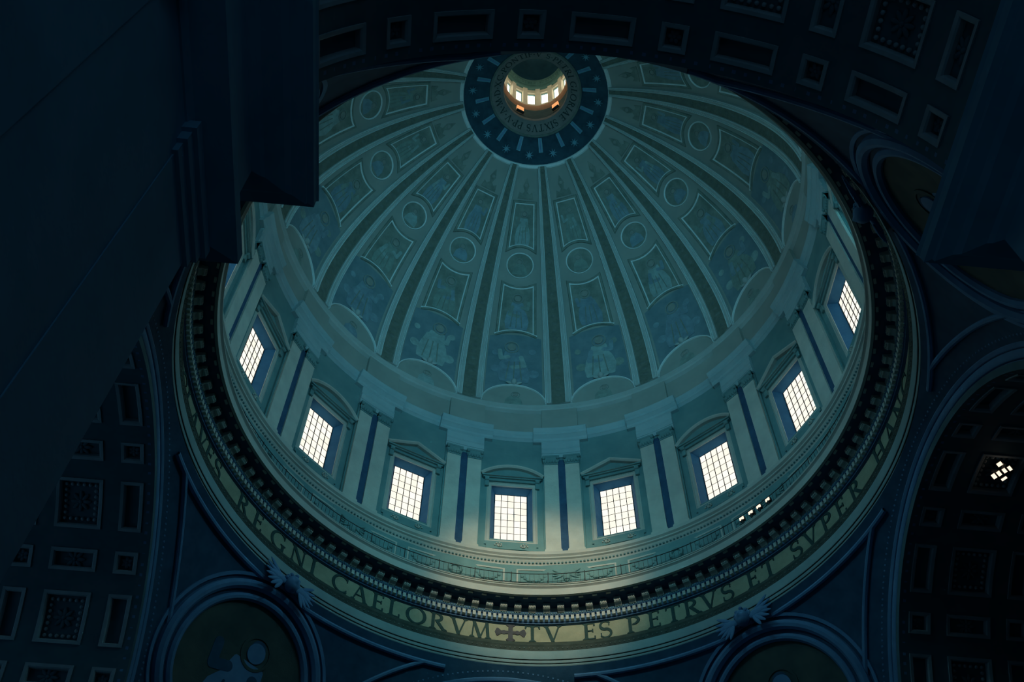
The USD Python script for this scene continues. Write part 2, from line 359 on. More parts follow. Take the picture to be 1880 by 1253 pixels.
    for t in np.arange(-80, 80.1, 1.35):
        s = trimesh.creation.icosphere(0, 0.10); r = 13.72
        s.apply_translation([r * math.sin(rad(t)), H - 0.28, ZA + r * math.cos(rad(t))]); bd.addm(s)
    part('archivolt_bead', bd.map(quarter_turn(k)), M_navy2, a, kind='stuff')

# ================================================================ pendentives, their frames, medallions and cherub heads
RS = 24.34
def sph_map(az_c, el_c, rs=RS):
    """(u right, v up, h inwards) in the tangent plane -> on the pendentive sphere"""
    a, e = rad(az_c), rad(el_c)
    n = np.array([math.sin(a) * math.cos(e), math.cos(a) * math.cos(e), math.sin(e)])
    x = np.array([math.cos(a), -math.sin(a), 0]); y = np.cross(x, n) * 1.0
    y = np.array([-math.sin(a) * math.sin(e), -math.cos(a) * math.sin(e), math.cos(e)])
    def fn(v):
        rho = np.hypot(v[:, 0], v[:, 1]); s = np.where(rho > 1e-9, np.sin(rho / rs) / np.maximum(rho, 1e-9), 1 / rs)
        d = n * np.cos(rho / rs)[:, None] + x * (s * v[:, 0])[:, None] + y * (s * v[:, 1])[:, None]
        return np.array([0, 0, ZA]) + d * (rs - v[:, 2:3])
    return fn
def figure(seed, w, h, bust=False):
    """a plain robed mosaic figure as flat shapes in a w x h field, foot at (0, 0): [(polygon, material index)]"""
    g = np.random.default_rng(seed); out = []
    lean = g.uniform(-.12, .12)
    if bust:
        out.append((Polygon([(-.42 * w, 0), (.42 * w, 0), (.36 * w, .34 * h), (.16 * w, .56 * h), (-.16 * w, .56 * h), (-.36 * w, .34 * h)]).buffer(.05 * w), 'robe'))
        hy = .72 * h
    else:
        k = [(-.40, .02), (.40, .0), (.46, .22), (.36, .42), (.26, .52), (.20, .70), (-.20, .70), (-.27, .52), (-.38, .42), (-.45, .2)]
        out.append((Polygon([((x + lean * y) * w, y * h) for x, y in k]).buffer(.04 * w), 'robe'))
        s = 1 if g.random() > .5 else -1
        out.append((LineString([(s * .2 * w, .6 * h), (s * .42 * w, .55 * h), (s * .46 * w, .72 * h)]).buffer(.07 * w), 'robe2'))
        out.append((LineString([(-s * .2 * w, .6 * h), (-s * .3 * w, .4 * h), (s * .05 * w, .36 * h)]).buffer(.075 * w), 'robe2'))
        for q in range(3):
            out.append((LineString([((-.25 + .24 * q) * w, .05 * h), ((-.16 + .16 * q) * w, .48 * h)]).buffer(.018 * w), 'fold'))
        hy = .82 * h
    r = min(.13 * w, .1 * h) * (1.25 if bust else 1)
    out.append((Point(lean * w, hy).buffer(r * 1.75).difference(Point(lean * w, hy).buffer(r * 1.45)), 'halo'))
    out.append((Point(lean * w, hy).buffer(r), 'skin'))
    out.append((Point(lean * w, hy + r * .45).buffer(r * .85).difference(Point(lean * w, hy - r * .1).buffer(r * .9)), 'fold'))
    return out
def put_figure(parent, seed, w, h, u0, v0, fn, bust=False, hgt=0.03, cell=1.2, dark=False):
    g = np.random.default_rng(seed + 1000); rb = M_robe[g.integers(4)]; rb2 = M_robe[g.integers(4)]
    bag = {}
    for poly, what in figure(seed, w, h, bust): bag.setdefault(what, []).append(poly)
    look = {'robe': rb, 'robe2': rb2, 'fold': M_mosaic_dark, 'halo': M_halo, 'skin': M_skin}
    if dark: look = {'robe': M_navy2, 'robe2': M_navy, 'fold': M_navy, 'halo': M_medal, 'skin': M_navy2}
    name = {'robe': 'robe', 'robe2': 'sleeve', 'fold': 'robe_fold', 'halo': 'halo', 'skin': 'face'}
    top = None
    for i, (what, ps) in enumerate(bag.items()):
        for p_ in ps:
            for g1 in geoms(affinity.translate(p_, u0, v0)):
                q = plate(g1, 0.0, hgt + 0.012 * i, cell)
                if q.n: part(name[what], q.map(fn), look[what], parent)

PEND = {45: ('far right', 'right'), -45: ('far left', 'left'), 135: ('near right', 'right'), -135: ('near left', 'left')}
PLACE = {45: 'under the word PETRVS', -45: 'under the word REGNI', 135: 'cut off by the overhead coffered vault', -135: 'mostly hidden by the dark left pier'}
for az, (nm, sd) in PEND.items():
    p = thing('pendentive', 'dark blue mosaic pendentive ' + PLACE[az], 'pendentive', kind='structure')
    zs_ = np.linspace(ZA, 48.52, 40)
    V = []; NA = 33
    for z in zs_:
        R = math.sqrt(RS * RS - (z - ZA) ** 2)
        lim = H + 0.25
        amax = 45 - math.degrees(math.acos(min(1, lim / R)))
        A = np.radians(az + np.linspace(-max(amax, 0.5), max(amax, 0.5), NA))
        V.append(polar(np.full(NA, R), A, z))
    V = np.array(V).reshape(-1, 3); i, j = np.meshgrid(np.arange(39), np.arange(NA - 1), indexing='ij')
    F = np.stack([i * NA + j, (i + 1) * NA + j, (i + 1) * NA + j + 1, i * NA + j + 1], -1).reshape(-1, 4)
    back = V.copy(); ctr = np.array([0, 0, ZA]); back = ctr + (back - ctr) * (1 + 0.5 / RS)
    part('pendentive_surface', MB().add(V, F).add(back, F), M_navy, p, 40)
    # triangular frame: along the ring at z = 48.1, then down beside the arches to the medallion
    def rib_on_sphere(pts, w, hgt):
        P = np.array(pts); n = P - ctr; n /= np.linalg.norm(n, axis=1, keepdims=True)
        t = np.gradient(P, axis=0); t /= np.linalg.norm(t, axis=1, keepdims=True)
        s = np.cross(n, t); pr = [(-w / 2, .05), (w / 2, .05), (w / 2, -hgt * .6), (w / 5, -hgt), (-w / 5, -hgt), (-w / 2, -hgt * .6)]
        vv = np.array([[P[i] + s[i] * a + n[i] * b for a, b in pr] for i in range(len(P))]).reshape(-1, 3); m = len(pr)
        ff = [(i * m + j, i * m + (j + 1) % m, (i + 1) * m + (j + 1) % m, (i + 1) * m + j) for i in range(len(P) - 1) for j in range(m)]
        return MB().add(vv, ff)
    for s in (-1, 1):
        zz = 47.97; R = math.sqrt(RS * RS - (zz - ZA) ** 2)
        a_tip = 33.2
        A = np.radians(az + s * np.linspace(4.6, a_tip, 30))
        top_line = list(polar(np.full(30, R), A, zz))
        # beside the arch: points at arc radius 14.5 of the arch on the sphere
        side = []
        kk = (az + s * 45)
        R2 = 14.55
        for t in np.linspace(math.degrees(math.acos(min(1, (zz - ZA) / R2))), 62, 26):
            u = R2 * math.sin(rad(t)); z = ZA + R2 * math.cos(rad(t)); hd = math.sqrt(max(RS * RS - R2 * R2, 0))
            b = rad(kk); eh = np.array([math.sin(b), math.cos(b), 0]); eu = np.array([math.cos(b), -math.sin(b), 0]) * (-s)
            side.append(eh * hd + eu * u + np.array([0, 0, z]))
        # start the side where the ring line ends
        part('frame_moulding', rib_on_sphere(top_line, .3, .22), M_navy2, p, 40)
        part('frame_moulding', rib_on_sphere(side, .3, .22), M_navy2, p, 40)
    # medallion of a seated evangelist: generic robed figure in a round double frame
    label = 'round double framed mosaic medallion ' + PLACE[az]
    md = thing('medallion', label, 'medallion', group='round medallions on the pendentives')
    fn = sph_map(az, 20.46)
    part('medallion_field', plate(Point(0, 0).buffer(4.35, 24), 0.02, 0.10, 1.5).map(fn), M_medal, md)
    part('outer_frame', sweep(circ(0, 0, 5.25, 72), [(-.28, 0), (.28, 0), (.28, .28), (.1, .45), (-.1, .45), (-.28, .28)]).map(fn), M_navy2, md, 40)
    part('frame_groove', sweep(circ(0, 0, 4.86, 72), [(-.16, 0), (.16, 0), (.16, .12), (-.16, .12)]).map(fn), M_navy, md, 40)
    part('inner_frame', sweep(circ(0, 0, 4.5, 72), [(-.22, 0), (.22, 0), (.22, .25), (.08, .40), (-.08, .40), (-.22, .25)]).map(fn), M_navy2, md, 40)
    part('rope_border', sweep(circ(0, 0, 5.85, 72), [(-.1, 0), (.1, 0), (.1, .12), (-.1, .12)]).map(fn), M_navy2, md, 40)
    put_figure(md, 300 + az, 4.6, 6.9, 0.2, -3.9, lambda v, fn=fn: fn(v + np.array([0, 0, 0.1])), dark=True)
    # winged cherub head where the medallion meets the ring
    cl = 'winged cherub head at the ring edge ' + PLACE[az]
    base = polar(np.array([19.75]), np.array([rad(az)]), np.array([48.1]))[0]
    ch = thing('cherub_ornament', cl, 'sculpture', loc=base, group='winged cherub heads under the ring')
    loc0 = at_az(az, 0, 0)
    loc = lambda v, loc0=loc0: loc0(v)
    hd = trimesh.creation.icosphere(3, 0.48); hv = np.array(hd.vertices)
    hv *= np.array([.92, 1.1, 1.0])
    hv[:, 2] += .10 * np.exp(-((hv[:, 0] / .09) ** 2 + ((hv[:, 1] + .02) / .14) ** 2)) * (hv[:, 2] > 0)           # nose
    for s in (-1, 1): hv[:, 2] -= .06 * np.exp(-(((hv[:, 0] - s * .17) / .08) ** 2 + ((hv[:, 1] - .10) / .06) ** 2)) * (hv[:, 2] > 0)   # eye sockets
    hv[:, 2] -= .045 * np.exp(-((hv[:, 0] / .13) ** 2 + ((hv[:, 1] + .24) / .035) ** 2)) * (hv[:, 2] > 0)          # mouth
    hv[:, 2] += .40
    part('head', MB().add(loc(hv), hd.faces), M_navy2, ch, True)
    hair = MB()
    g = np.random.default_rng(5)
    for i in range(26):
        t = g.uniform(0, PI); rr = .50; e = trimesh.creation.icosphere(1, .13)
        e.apply_translation([rr * math.cos(t) * .95, .12 + rr * math.sin(t) * .95, .28 + g.uniform(-.12, .32) * math.sin(t)]); hair.addm(e)
    part('curled_hair', hair.map(loc), M_navy2, ch, True)
    for s in (-1, 1):
        w = MB(); e = trimesh.creation.icosphere(2, 1.0); e.apply_scale([.75, .30, .16]); e.apply_translation([s * .95, .05, .22]); w.addm(e)
        wp = part('wing', w.map(loc), M_navy2, ch, True)
        for q in range(7):
            e = trimesh.creation.icosphere(2, 1.0); e.apply_scale([.85 - .06 * q, .13, .07]); e.apply_translation([.75, 0, 0])
            e.apply_transform(trimesh.transformations.rotation_matrix(rad(38 - 17 * q), [0, 0, 1])); e.apply_translation([.55, .05, .2 + .02 * q])
            vv = np.array(e.vertices); vv[:, 0] *= s
            part('feather', MB().add(vv, e.faces).map(loc), M_navy2, wp, True)

# end walls that close the far and right arms
for k, nm in ((0, 'far'), (1, 'right')):
    e = thing('wall_' + nm, f'plain dark wall closing the {nm} arm', 'wall', kind='structure')
    part('end_wall', boxm(-13, 13, 45.6, 46.2, 0, 47.6).map(quarter_turn(k)), M_vault, e)

# ================================================================ the great ring: architrave, inscription frieze, cornice
RF = 20.5
ar = thing('wall_ring', 'round architrave of three stepped bands under the inscription', 'architrave', kind='structure')
bands = [[(20.07, 48.45), (21.6, 48.45), (21.6, 48.95), (20.05, 48.95), (20.05, 48.73), (20.09, 48.68)], [(20.12, 48.86), (21.6, 48.86), (21.6, 49.2), (19.95, 49.2), (19.95, 48.92), (19.98, 48.86)], [(20.02, 49.08), (21.6, 49.08), (21.6, 49.75), (19.85, 49.75), (19.85, 49.14), (19.88, 49.08)]]
for b in bands: part('architrave_band', revolve(b), M_arch, ar, 30)
for R_, z_ in ((20.03, 48.88), (19.93, 49.10)):  # dark rings paint the shade lines under the architrave steps
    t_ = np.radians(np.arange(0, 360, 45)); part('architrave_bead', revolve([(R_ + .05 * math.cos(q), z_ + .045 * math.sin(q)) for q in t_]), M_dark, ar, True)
part('architrave_cyma', revolve([(19.9, 49.73), (21.6, 49.73), (21.6, 50.8), (20.2, 50.8), (19.78, 50.2), (19.75, 50.11), (19.79, 50.05), (19.82, 49.85), (19.84, 49.75)]), M_dark, ar, 40, label='dark ornamented moulding under the frieze')
bd = MB()
for a in np.arange(0, 360, 0.9):
    s = trimesh.creation.icosphere(0, 0.065); s.apply_translation(polar(np.array([19.81]), np.array([rad(a)]), np.array([49.92]))[0]); bd.addm(s)
part('bead_row', bd, M_bead, ar, kind='stuff')
fz = thing('wall_frieze', 'gold mosaic frieze ring with a Latin inscription in dark capitals', 'frieze', kind='structure')
part('frieze_band', revolve([(RF, 50.78), (21.6, 50.78), (21.6, 52.8), (RF, 52.8)]), M_frieze, fz, 30)

# serif capitals drawn with strokes, cap height 1
def bx(x0, y0, x1, y1): return sbox(min(x0, x1), min(y0, y1), max(x0, x1), max(y0, y1))
def stroke(pts, w): return LineString(pts).buffer(w / 2, cap_style=2, join_style=2)
def wedge(x, y, w, up): # serif
    h = .055; d = .05
    return Polygon([(x - w / 2, y), (x + w / 2, y), (x + w / 2, y + up * h * .5), (x + w * .22, y + up * (h + d)), (x - w * .22, y + up * (h + d)), (x - w / 2, y + up * h * .5)])
def curve(pts, ws):
    """a stroke of changing width along points"""
    P = np.array(pts, float); t = np.gradient(P, axis=0); t /= np.linalg.norm(t, axis=1, keepdims=True); n = np.stack([-t[:, 1], t[:, 0]], 1)
    W = np.array(ws)[:, None] / 2
    return Polygon(np.vstack([P + n * W, (P - n * W)[::-1]])).buffer(0)
def ell(cx, cy, rx, ry, t0, t1, thin, thick, n=40):
    t = np.linspace(rad(t0), rad(t1), n); P = np.stack([cx + rx * np.cos(t), cy + ry * np.sin(t)], 1)
    return curve(P, thin + (thick - thin) * np.abs(np.cos(t)) ** 1.2)
TH, TN = .155, .07
def stem(x, w=TH): return union_all([bx(x - w / 2, 0, x + w / 2, 1), wedge(x, 0, w + .2, 1), wedge(x, 1, w + .2, -1)])
def glyph(c):
    """(polygon, width)"""
    if c == 'I': return stem(.18), .36
    if c == 'T': return union_all([stem(.4), bx(.04, .93, .76, 1), Polygon([(.04, 1), (.04, .78), (.09, .78), (.14, .93)]), Polygon([(.76, 1), (.76, .78), (.71, .78), (.66, .93)])]), .8
    if c == 'V': return union_all([stroke([(.12, 1), (.44, .0)], TH), stroke([(.74, 1), (.44, .02)], TN), wedge(.12, 1, .3, -1), wedge(.74, 1, .26, -1)]).intersection(bx(-.2, -.02, 1.2, 1)), .86
    if c == 'A': return union_all([stroke([(.74, 0), (.42, 1)], TH), stroke([(.10, 0), (.42, .98)], TN), bx(.22, .33, .62, .39), wedge(.10, 0, .26, 1), wedge(.74, 0, .3, 1)]).intersection(bx(-.2, 0, 1.2, 1.02)), .86
    if c == 'E': return union_all([stem(.18), bx(.18, 0, .6, .065), bx(.18, .935, .58, 1), bx(.18, .49, .5, .555), bx(.55, 0, .62, .2), bx(.53, .8, .6, 1), bx(.46, .42, .52, .62)]), .68
    if c == 'F': return union_all([stem(.18), bx(.18, .935, .58, 1), bx(.18, .49, .5, .555), bx(.53, .8, .6, 1), bx(.46, .42, .52, .62)]), .66
    if c == 'L': return union_all([stem(.18), bx(.18, 0, .6, .065), bx(.55, 0, .62, .22)]), .66
    if c == 'P': return union_all([stem(.18), ell(.28, .735, .32, .235, -90, 90, TN, TH)]), .68
    if c == 'R': return union_all([stem(.18), ell(.28, .75, .30, .22, -90, 90, TN, TH), stroke([(.36, .53), (.74, 0)], TH), wedge(.78, 0, .22, 1)]).intersection(bx(-.2, 0, 1.2, 1.02)), .84
    if c == 'S':
        t = np.linspace(0, 1, 60); y = .94 - .88 * t
        a = np.concatenate([np.linspace(20, 270, 30), np.linspace(90, -160, 30)])
        P = np.vstack([arcpts(.33, .745, .235, 30, 265, 30) , arcpts(.33, .265, .255, 85, -150, 30)])
        w = TN + (TH - TN) * np.exp(-((np.linspace(0, 1, 60) - .5) / .25) ** 2)
        return union_all([curve(P, w), bx(.48, .72, .53, .94), bx(.09, .06, .14, .30)]).buffer(0), .66
    if c == 'O': return union_all([ell(.5, .5, .43, .47, 0, 359.9, TN, TH + .01, 72)]), 1.0
    if c == 'C': return union_all([ell(.52, .5, .44, .47, 48, 312, TN, TH), bx(.78, .72, .83, .95), bx(.79, .05, .83, .25)]), .92
    if c == 'G': return union_all([ell(.52, .5, .44, .47, 48, 312, TN, TH), bx(.78, .72, .83, .95), bx(.72, .06, .86, .42), wedge(.79, .42, .3, -1)]), .98
    if c == 'D': return union_all([stem(.18), ell(.26, .5, .5, .465, -90, 90, TN, TH)]), .86
    if c == 'M': return union_all([stroke([(.14, 0), (.2, 1)], TN), stroke([(.2, 1), (.52, .0)], TH), stroke([(.82, 1), (.52, .02)], TN), stroke([(.9, 0), (.82, 1)], TH), wedge(.13, 0, .26, 1), wedge(.9, 0, .32, 1)]).intersection(bx(-.2, 0, 1.3, 1)), 1.04
    if c == 'N': return union_all([stroke([(.16, 0), (.16, 1)], TN), stroke([(.13, 1), (.76, 0)], TH), stroke([(.76, 0), (.76, 1)], TN), wedge(.16, 0, .26, 1), wedge(.76, 1, .26, -1), wedge(.12, 1, .2, -1)]).intersection(bx(-.2, 0, 1.2, 1)), .92
    if c == 'H': return union_all([stem(.18), stem(.74), bx(.18, .46, .74, .53)]), .92
    if c == 'X': return union_all([stroke([(.1, 1), (.7, 0)], TH), stroke([(.68, 1), (.12, 0)], TN), wedge(.1, 1, .28, -1), wedge(.7, 0, .28, 1), wedge(.68, 1, .22, -1), wedge(.12, 0, .22, 1)]).intersection(bx(-.2, 0, 1.2, 1)), .8
    return Point(.12, .45).buffer(.09), .25
LH = 1.42
LET = [('C', -84), ('L', -80.4), ('A', -76.6), ('V', -72.6), ('E', -69.4), ('S', -66.2), ('R', -57.6), ('E', -53.3), ('G', -51.3 + 3.4), ('N', -43.1), ('I', -39.6),
       ('C', -33.5), ('A', -29.3), ('E', -25.5), ('L', -22.2), ('O', -17.9), ('R', -13.6), ('V', -9.6), ('M', -5.5),
       ('T', 4.3), ('V', 8.1), ('E', 15.0), ('S', 18.0), ('P', 23.3), ('E', 27.3), ('T', 31.0), ('R', 34.7), ('V', 38.2), ('S', 41.9), ('E', 47.3), ('T', 50.9),
       ('S', 57.2), ('V', 60.8), ('P', 64.9), ('E', 68.8), ('R', 73.2), ('H', 81.5), ('A', 86), ('N', 90.4), ('C', 95)]
for c, a in LET:
    g, w = glyph(c)
    g = affinity.translate(affinity.scale(g, LH, LH, origin=(0, 0)), -w * LH / 2, 0)
    part(f'letter_{c.lower()}', plate(g, -0.02, 0.05).map(at_az(a, RF, 51.06)), M_letter, fz)
cr = union_all([bx(-.15, -.75, .15, .75), bx(-.75, -.12, .75, .12)])
for q in range(4):
    arm = union_all([Polygon([(.62, -.12), (.85, -.34), (.95, -.3), (1.06, 0), (.95, .3), (.85, .34), (.62, .12)]), Point(.45, 0).buffer(.17)])
    if q % 2: arm = affinity.scale(arm, .74, .9, origin=(0, 0))
    cr = cr.union(affinity.rotate(arm, 90 * q, origin=(0, 0)))
part('cross_emblem', plate(cr, -0.02, 0.06).map(at_az(0.2, RF, 51.78)), M_cross, fz, label='dark cross with flared arms')

co = thing('trim_cornice', 'great ring cornice with dark soffit, modillions and dentils over the inscription', 'cornice', kind='structure')
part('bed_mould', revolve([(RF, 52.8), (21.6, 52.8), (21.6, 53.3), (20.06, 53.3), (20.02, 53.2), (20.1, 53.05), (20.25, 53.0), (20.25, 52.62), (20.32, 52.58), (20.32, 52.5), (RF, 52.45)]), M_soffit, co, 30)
part('corona', revolve([(20.06, 53.3), (21.6, 53.3), (21.6, 55.05), (20.35, 54.9), (19.5, 54.84), (18.86, 54.80), (18.83, 54.76), (18.84, 54.70), (19.35, 54.69), (19.35, 54.5), (18.85, 54.42), (18.62, 54.40), (18.58, 54.34), (18.60, 54.28), (18.72, 54.22), (18.75, 54.18), (18.75, 53.63), (18.92, 53.62), (18.94, 53.72), (20.06, 53.74)]), M_travertine, co, 30, label='pale corona and crowning moulding')
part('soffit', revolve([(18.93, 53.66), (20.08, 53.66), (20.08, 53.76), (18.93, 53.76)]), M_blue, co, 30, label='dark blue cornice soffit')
NM = 128
for i in range(NM):
    a = 360 / NM * (i + .5)
    m = MB()
    w = .23
    side = [(0.0, 53.70), (0.52, 53.70), (0.52, 53.42), (0.42, 53.28), (0.28, 53.30), (0.12, 53.18), (0.0, 53.16)]
    vv = np.array([(s * w, z, hh) for s in (-1, 1) for hh, z in side]); k = len(side)
    ff = [(j, (j + 1) % k, k + (j + 1) % k, k + j) for j in range(k)]
    m.add(vv, ff); m.add(vv[:k], poly_tris(np.array(side))); m.add(vv[k:], poly_tris(np.array(side)))
    for q in range(4):
        x = -.17 + .113 * q; m.add(*boxm(x - .022, x + .022, 53.3, 53.62, 0.5, 0.55).get())
    part('modillion', m.map(at_az(a, 20.08, 0)), M_travertine, co)
ro = MB()
for i in range(NM):
    a = rad(360 / NM * i)
    ro.add(*boxm(-.16, .16, 53.58, 53.67, -19.12, -18.98).map(at_az(math.degrees(a), 0, 0)).get())
part('soffit_block', ro, M_travertine, co, kind='stuff')
ND = 360
dn = MB()
for i in range(ND):
    dn.add(*boxm(-.105, .105, 52.63, 52.98, 0, 0.23).map(at_az(i * 360 / ND, 20.26, 0)).get())
part('dentil', dn, M_travertine, co, kind='stuff', label='row of small square dentils')
eg = MB()
for i in range(ND * 2):
    s = trimesh.creation.icosphere(0, 1.0); s.apply_scale([.05, .05, .085]); s.apply_translation(polar(np.array([20.04]), np.array([rad(i * 180 / ND)]), np.array([53.16]))[0]); eg.addm(s)
part('egg_and_dart', eg, M_wall, co, kind='stuff')

# railing on the walkway behind the cornice
rl = thing('walkway_railing', 'thin dark iron railing round the walkway on the great cornice', 'railing')
part('top_rail', revolve([(19.59, 56.44), (19.63, 56.44), (19.63, 56.48), (19.59, 56.48)]), M_bronze, rl)
part('bottom_rail', revolve([(19.59, 55.55), (19.63, 55.55), (19.63, 55.59), (19.59, 55.59)]), M_bronze, rl)
po = MB(); p2 = MB()
for i in range(384):
    (p2 if i % 8 == 0 else po).add(*boxm(-.009 - .02 * (i % 8 == 0), .009 + .02 * (i % 8 == 0), 54.82, 56.46 + .12 * (i % 8 == 0), -.012, .012).map(at_az(i * 360 / 384, 19.61, 0)).get())
part('baluster', po, M_bronze, rl, kind='stuff')
part('post', p2, M_bronze, rl, kind='stuff')

# ================================================================ drum wall
dw = thing('wall_drum', 'round drum wall with paired pilasters between the windows', 'wall', kind='structure')
RW = 20.3
part('pedestal_wall', revolve([(RW, 55.05), (21.6, 55.05), (21.6, 58.0), (RW, 58.0)]), M_wall, dw, 30)
part('pedestal_cornice', revolve([(RW, 57.95), (21.6, 57.95), (21.6, 58.95), (19.82, 58.95), (19.8, 58.62), (19.95, 58.52), (19.95, 58.40), (20.08, 58.34), (20.12, 58.25), (20.25, 58.1)]), M_travertine, dw, 30)
od = MB()
for i in range(480):
    s = trimesh.creation.icosphere(0, 1.0); s.apply_scale([.09, .09, .075]); s.apply_translation(polar(np.array([20.2]), np.array([rad(i * .75)]), np.array([58.14]))[0]); od.addm(s)
part('leaf_ornament', od, M_wall, dw, kind='stuff')
HWA = math.degrees(1.62 / RW)
for b in range(NB):
    c = b * BAY
    w = MB()
    w.add(*sector(c + HWA, c + BAY - HWA, RW, 21.6, 58.9, 73.4).get())
    w.add(*sector(c - HWA, c + HWA, RW, 21.6, 58.9, 60.5).get())
    w.add(*sector(c - HWA, c + HWA, RW, 21.6, 66.55, 73.4).get())
    part('wall_panel', w, M_wall, dw)
    r = c + BAY / 2
    part('pier_strip', sector(r - 4.35, r + 4.35, 20.12, 20.4, 58.9, 70.0, 4), M_wall, dw)
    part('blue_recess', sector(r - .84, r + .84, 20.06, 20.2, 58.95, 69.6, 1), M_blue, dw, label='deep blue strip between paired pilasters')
    for s in (-1, 1):
        lo = at_az(r + s * 2.42, 0, 0)
        pl = MB().add(*boxm(-.56, .56, 59.2, 68.9, -20.2, -19.93).get()).add(*boxm(-.64, .64, 58.93, 59.12, -20.2, -19.82).get()).add(*boxm(-.60, .60, 59.12, 59.24, -20.2, -19.87).get())
        pp = part('pilaster', pl.map(lo), M_pilaster, dw)
        cp = MB().add(*boxm(-.58, .58, 68.9, 69.0, -20.2, -19.88).get()).add(*boxm(-.68, .68, 69.72, 69.9, -20.2, -19.74).get())
        vv = np.array([(x * (.55 if z < 69.3 else .66), z, h) for x in (-1, 1) for z, h in ((69.0, -20.2), (69.0, -19.92), (69.4, -19.86), (69.72, -19.76), (69.72, -20.2))])
        k = 5; cp.add(vv, [(j, (j + 1) % k, k + (j + 1) % k, k + j) for j in range(k)])
        for q in range(5):
            e = trimesh.creation.icosphere(1, 1.0); e.apply_scale([.11, .2, .09]); e.apply_translation([-.44 + .22 * q, 69.25, -19.88]); cp.addm(e)
        for q in (-1, 1):
            e = trimesh.creation.icosphere(1, 1.0); e.apply_scale([.13, .13, .12]); e.apply_translation([q * .55, 69.58, -19.78]); cp.addm(e)
        part('capital', cp.map(lo), M_wall, pp, 40)
    # relief panels on the pedestal wall behind the railing
    for s in (-1, 1):
        lo = at_az(c + s * 4.6, RW, 56.75)
        fr = part('relief_panel', sweep(resample(np.array([(-1.15, -.85), (1.15, -.85), (1.15, .75), (-1.15, .75)]), .6), [(-.06, 0), (.06, 0), (.06, .05), (-.06, .07)]).map(lo), M_travertine, dw)
        fe = MB()
        for q in range(9):
            t = -1 + q / 4; e = trimesh.creation.icosphere(1, 1.0); e.apply_scale([.13, .12 + .05 * (1 - abs(t)), .09]); e.apply_translation([t * .8, -.35 + .45 * t * t, 0.04]); fe.addm(e)
        part('festoon', fe.map(lo), M_wall, fr, 40)
    lo = at_az(r, RW, 56.7)
    pe = part('pedestal_block', boxm(-1.7, 1.7, -1.55, 1.25, -.05, .1).map(lo), M_wall, dw)
    em = MB()
    if b % 2:
        e = trimesh.creation.torus(.42, .13, 16, 8); em.addm(e)
    else:
        e = trimesh.creation.icosphere(2, 1.0); e.apply_scale([.26, .5, .18]); em.addm(e)
        for s in (-1, 1):
            for q in range(4):
                e = trimesh.creation.icosphere(1, 1.0); e.apply_scale([.55 - .06 * q, .09, .07]); e.apply_translation([.5, 0, 0]); e.apply_transform(trimesh.transformations.rotation_matrix(rad(30 - 18 * q), [0, 0, 1]))
                vv = np.array(e.vertices); vv[:, 0] = (vv[:, 0] + .1) * s; vv[:, 1] += .2; em.add(vv, e.faces)
    v_, f_ = em.get(); v_ = v_ + np.array([0, 0, .14])
    part('emblem_relief', MB().add(v_, f_).map(lo), M_wall, pe, 40)

# upper entablature with projecting parts over the pilasters
ue = thing('trim_entablature', 'upper drum entablature breaking forward over the paired pilasters', 'entablature', kind='structure')
prof_u = lambda d: [(21.6, 69.9), (20.1 - d, 69.9), (20.1 - d, 70.4), (20.05 - d, 70.42), (20.05 - d, 70.9), (19.97 - d, 71.0), (20.1 - d, 71.1), (20.1 - d, 71.9), (20.0 - d, 72.05), (19.98 - d, 72.3), (19.8 - d, 72.5), (19.72 - d, 72.55), (19.72 - d, 72.85), (19.6 - d, 73.0), (19.55 - d, 73.2), (19.6 - d, 73.3), (20.3 - d, 73.45), (21.6, 73.45)]
for b in range(NB):
    c = b * BAY
    part('entablature_length', revolve(prof_u(-0.36), c - 4.85, c + 4.85, 5), M_ent, ue, 30)
    pu = prof_u(0.08)
    br = part('entablature_break', revolve([*pu[:8], (19.9, 72.02), (21.6, 72.02)], c + 6.75, c + BAY - 6.75, 5), M_ent, ue, 30)
    part('cornice_break', revolve([(21.6, 71.95), (20.0, 71.95), *pu[8:]], c + 4.85, c + BAY - 4.85, 6), M_ent, br, 30)
at = thing('wall_attic', 'low attic wall between drum entablature and dome', 'wall', kind='structure')
part('attic_wall', revolve([(20.35, 73.4), (21.6, 73.4), (21.6, 76.9), (20.35, 76.9)]), M_stucco, at, 30)
for b in range(NB):
    r = b * BAY + BAY / 2
    part('attic_pedestal', sector(r - 4.3, r + 4.3, 20.05, 20.5, 73.4, 76.5, 4), M_stucco, at)
part('attic_cornice', revolve([(20.35, 76.35), (21.6, 76.35), (21.6, 77.2), (20.1, 77.2), (19.9, 77.05), (19.88, 76.85), (20.05, 76.7), (20.1, 76.5)]), M_rib, at, 30)

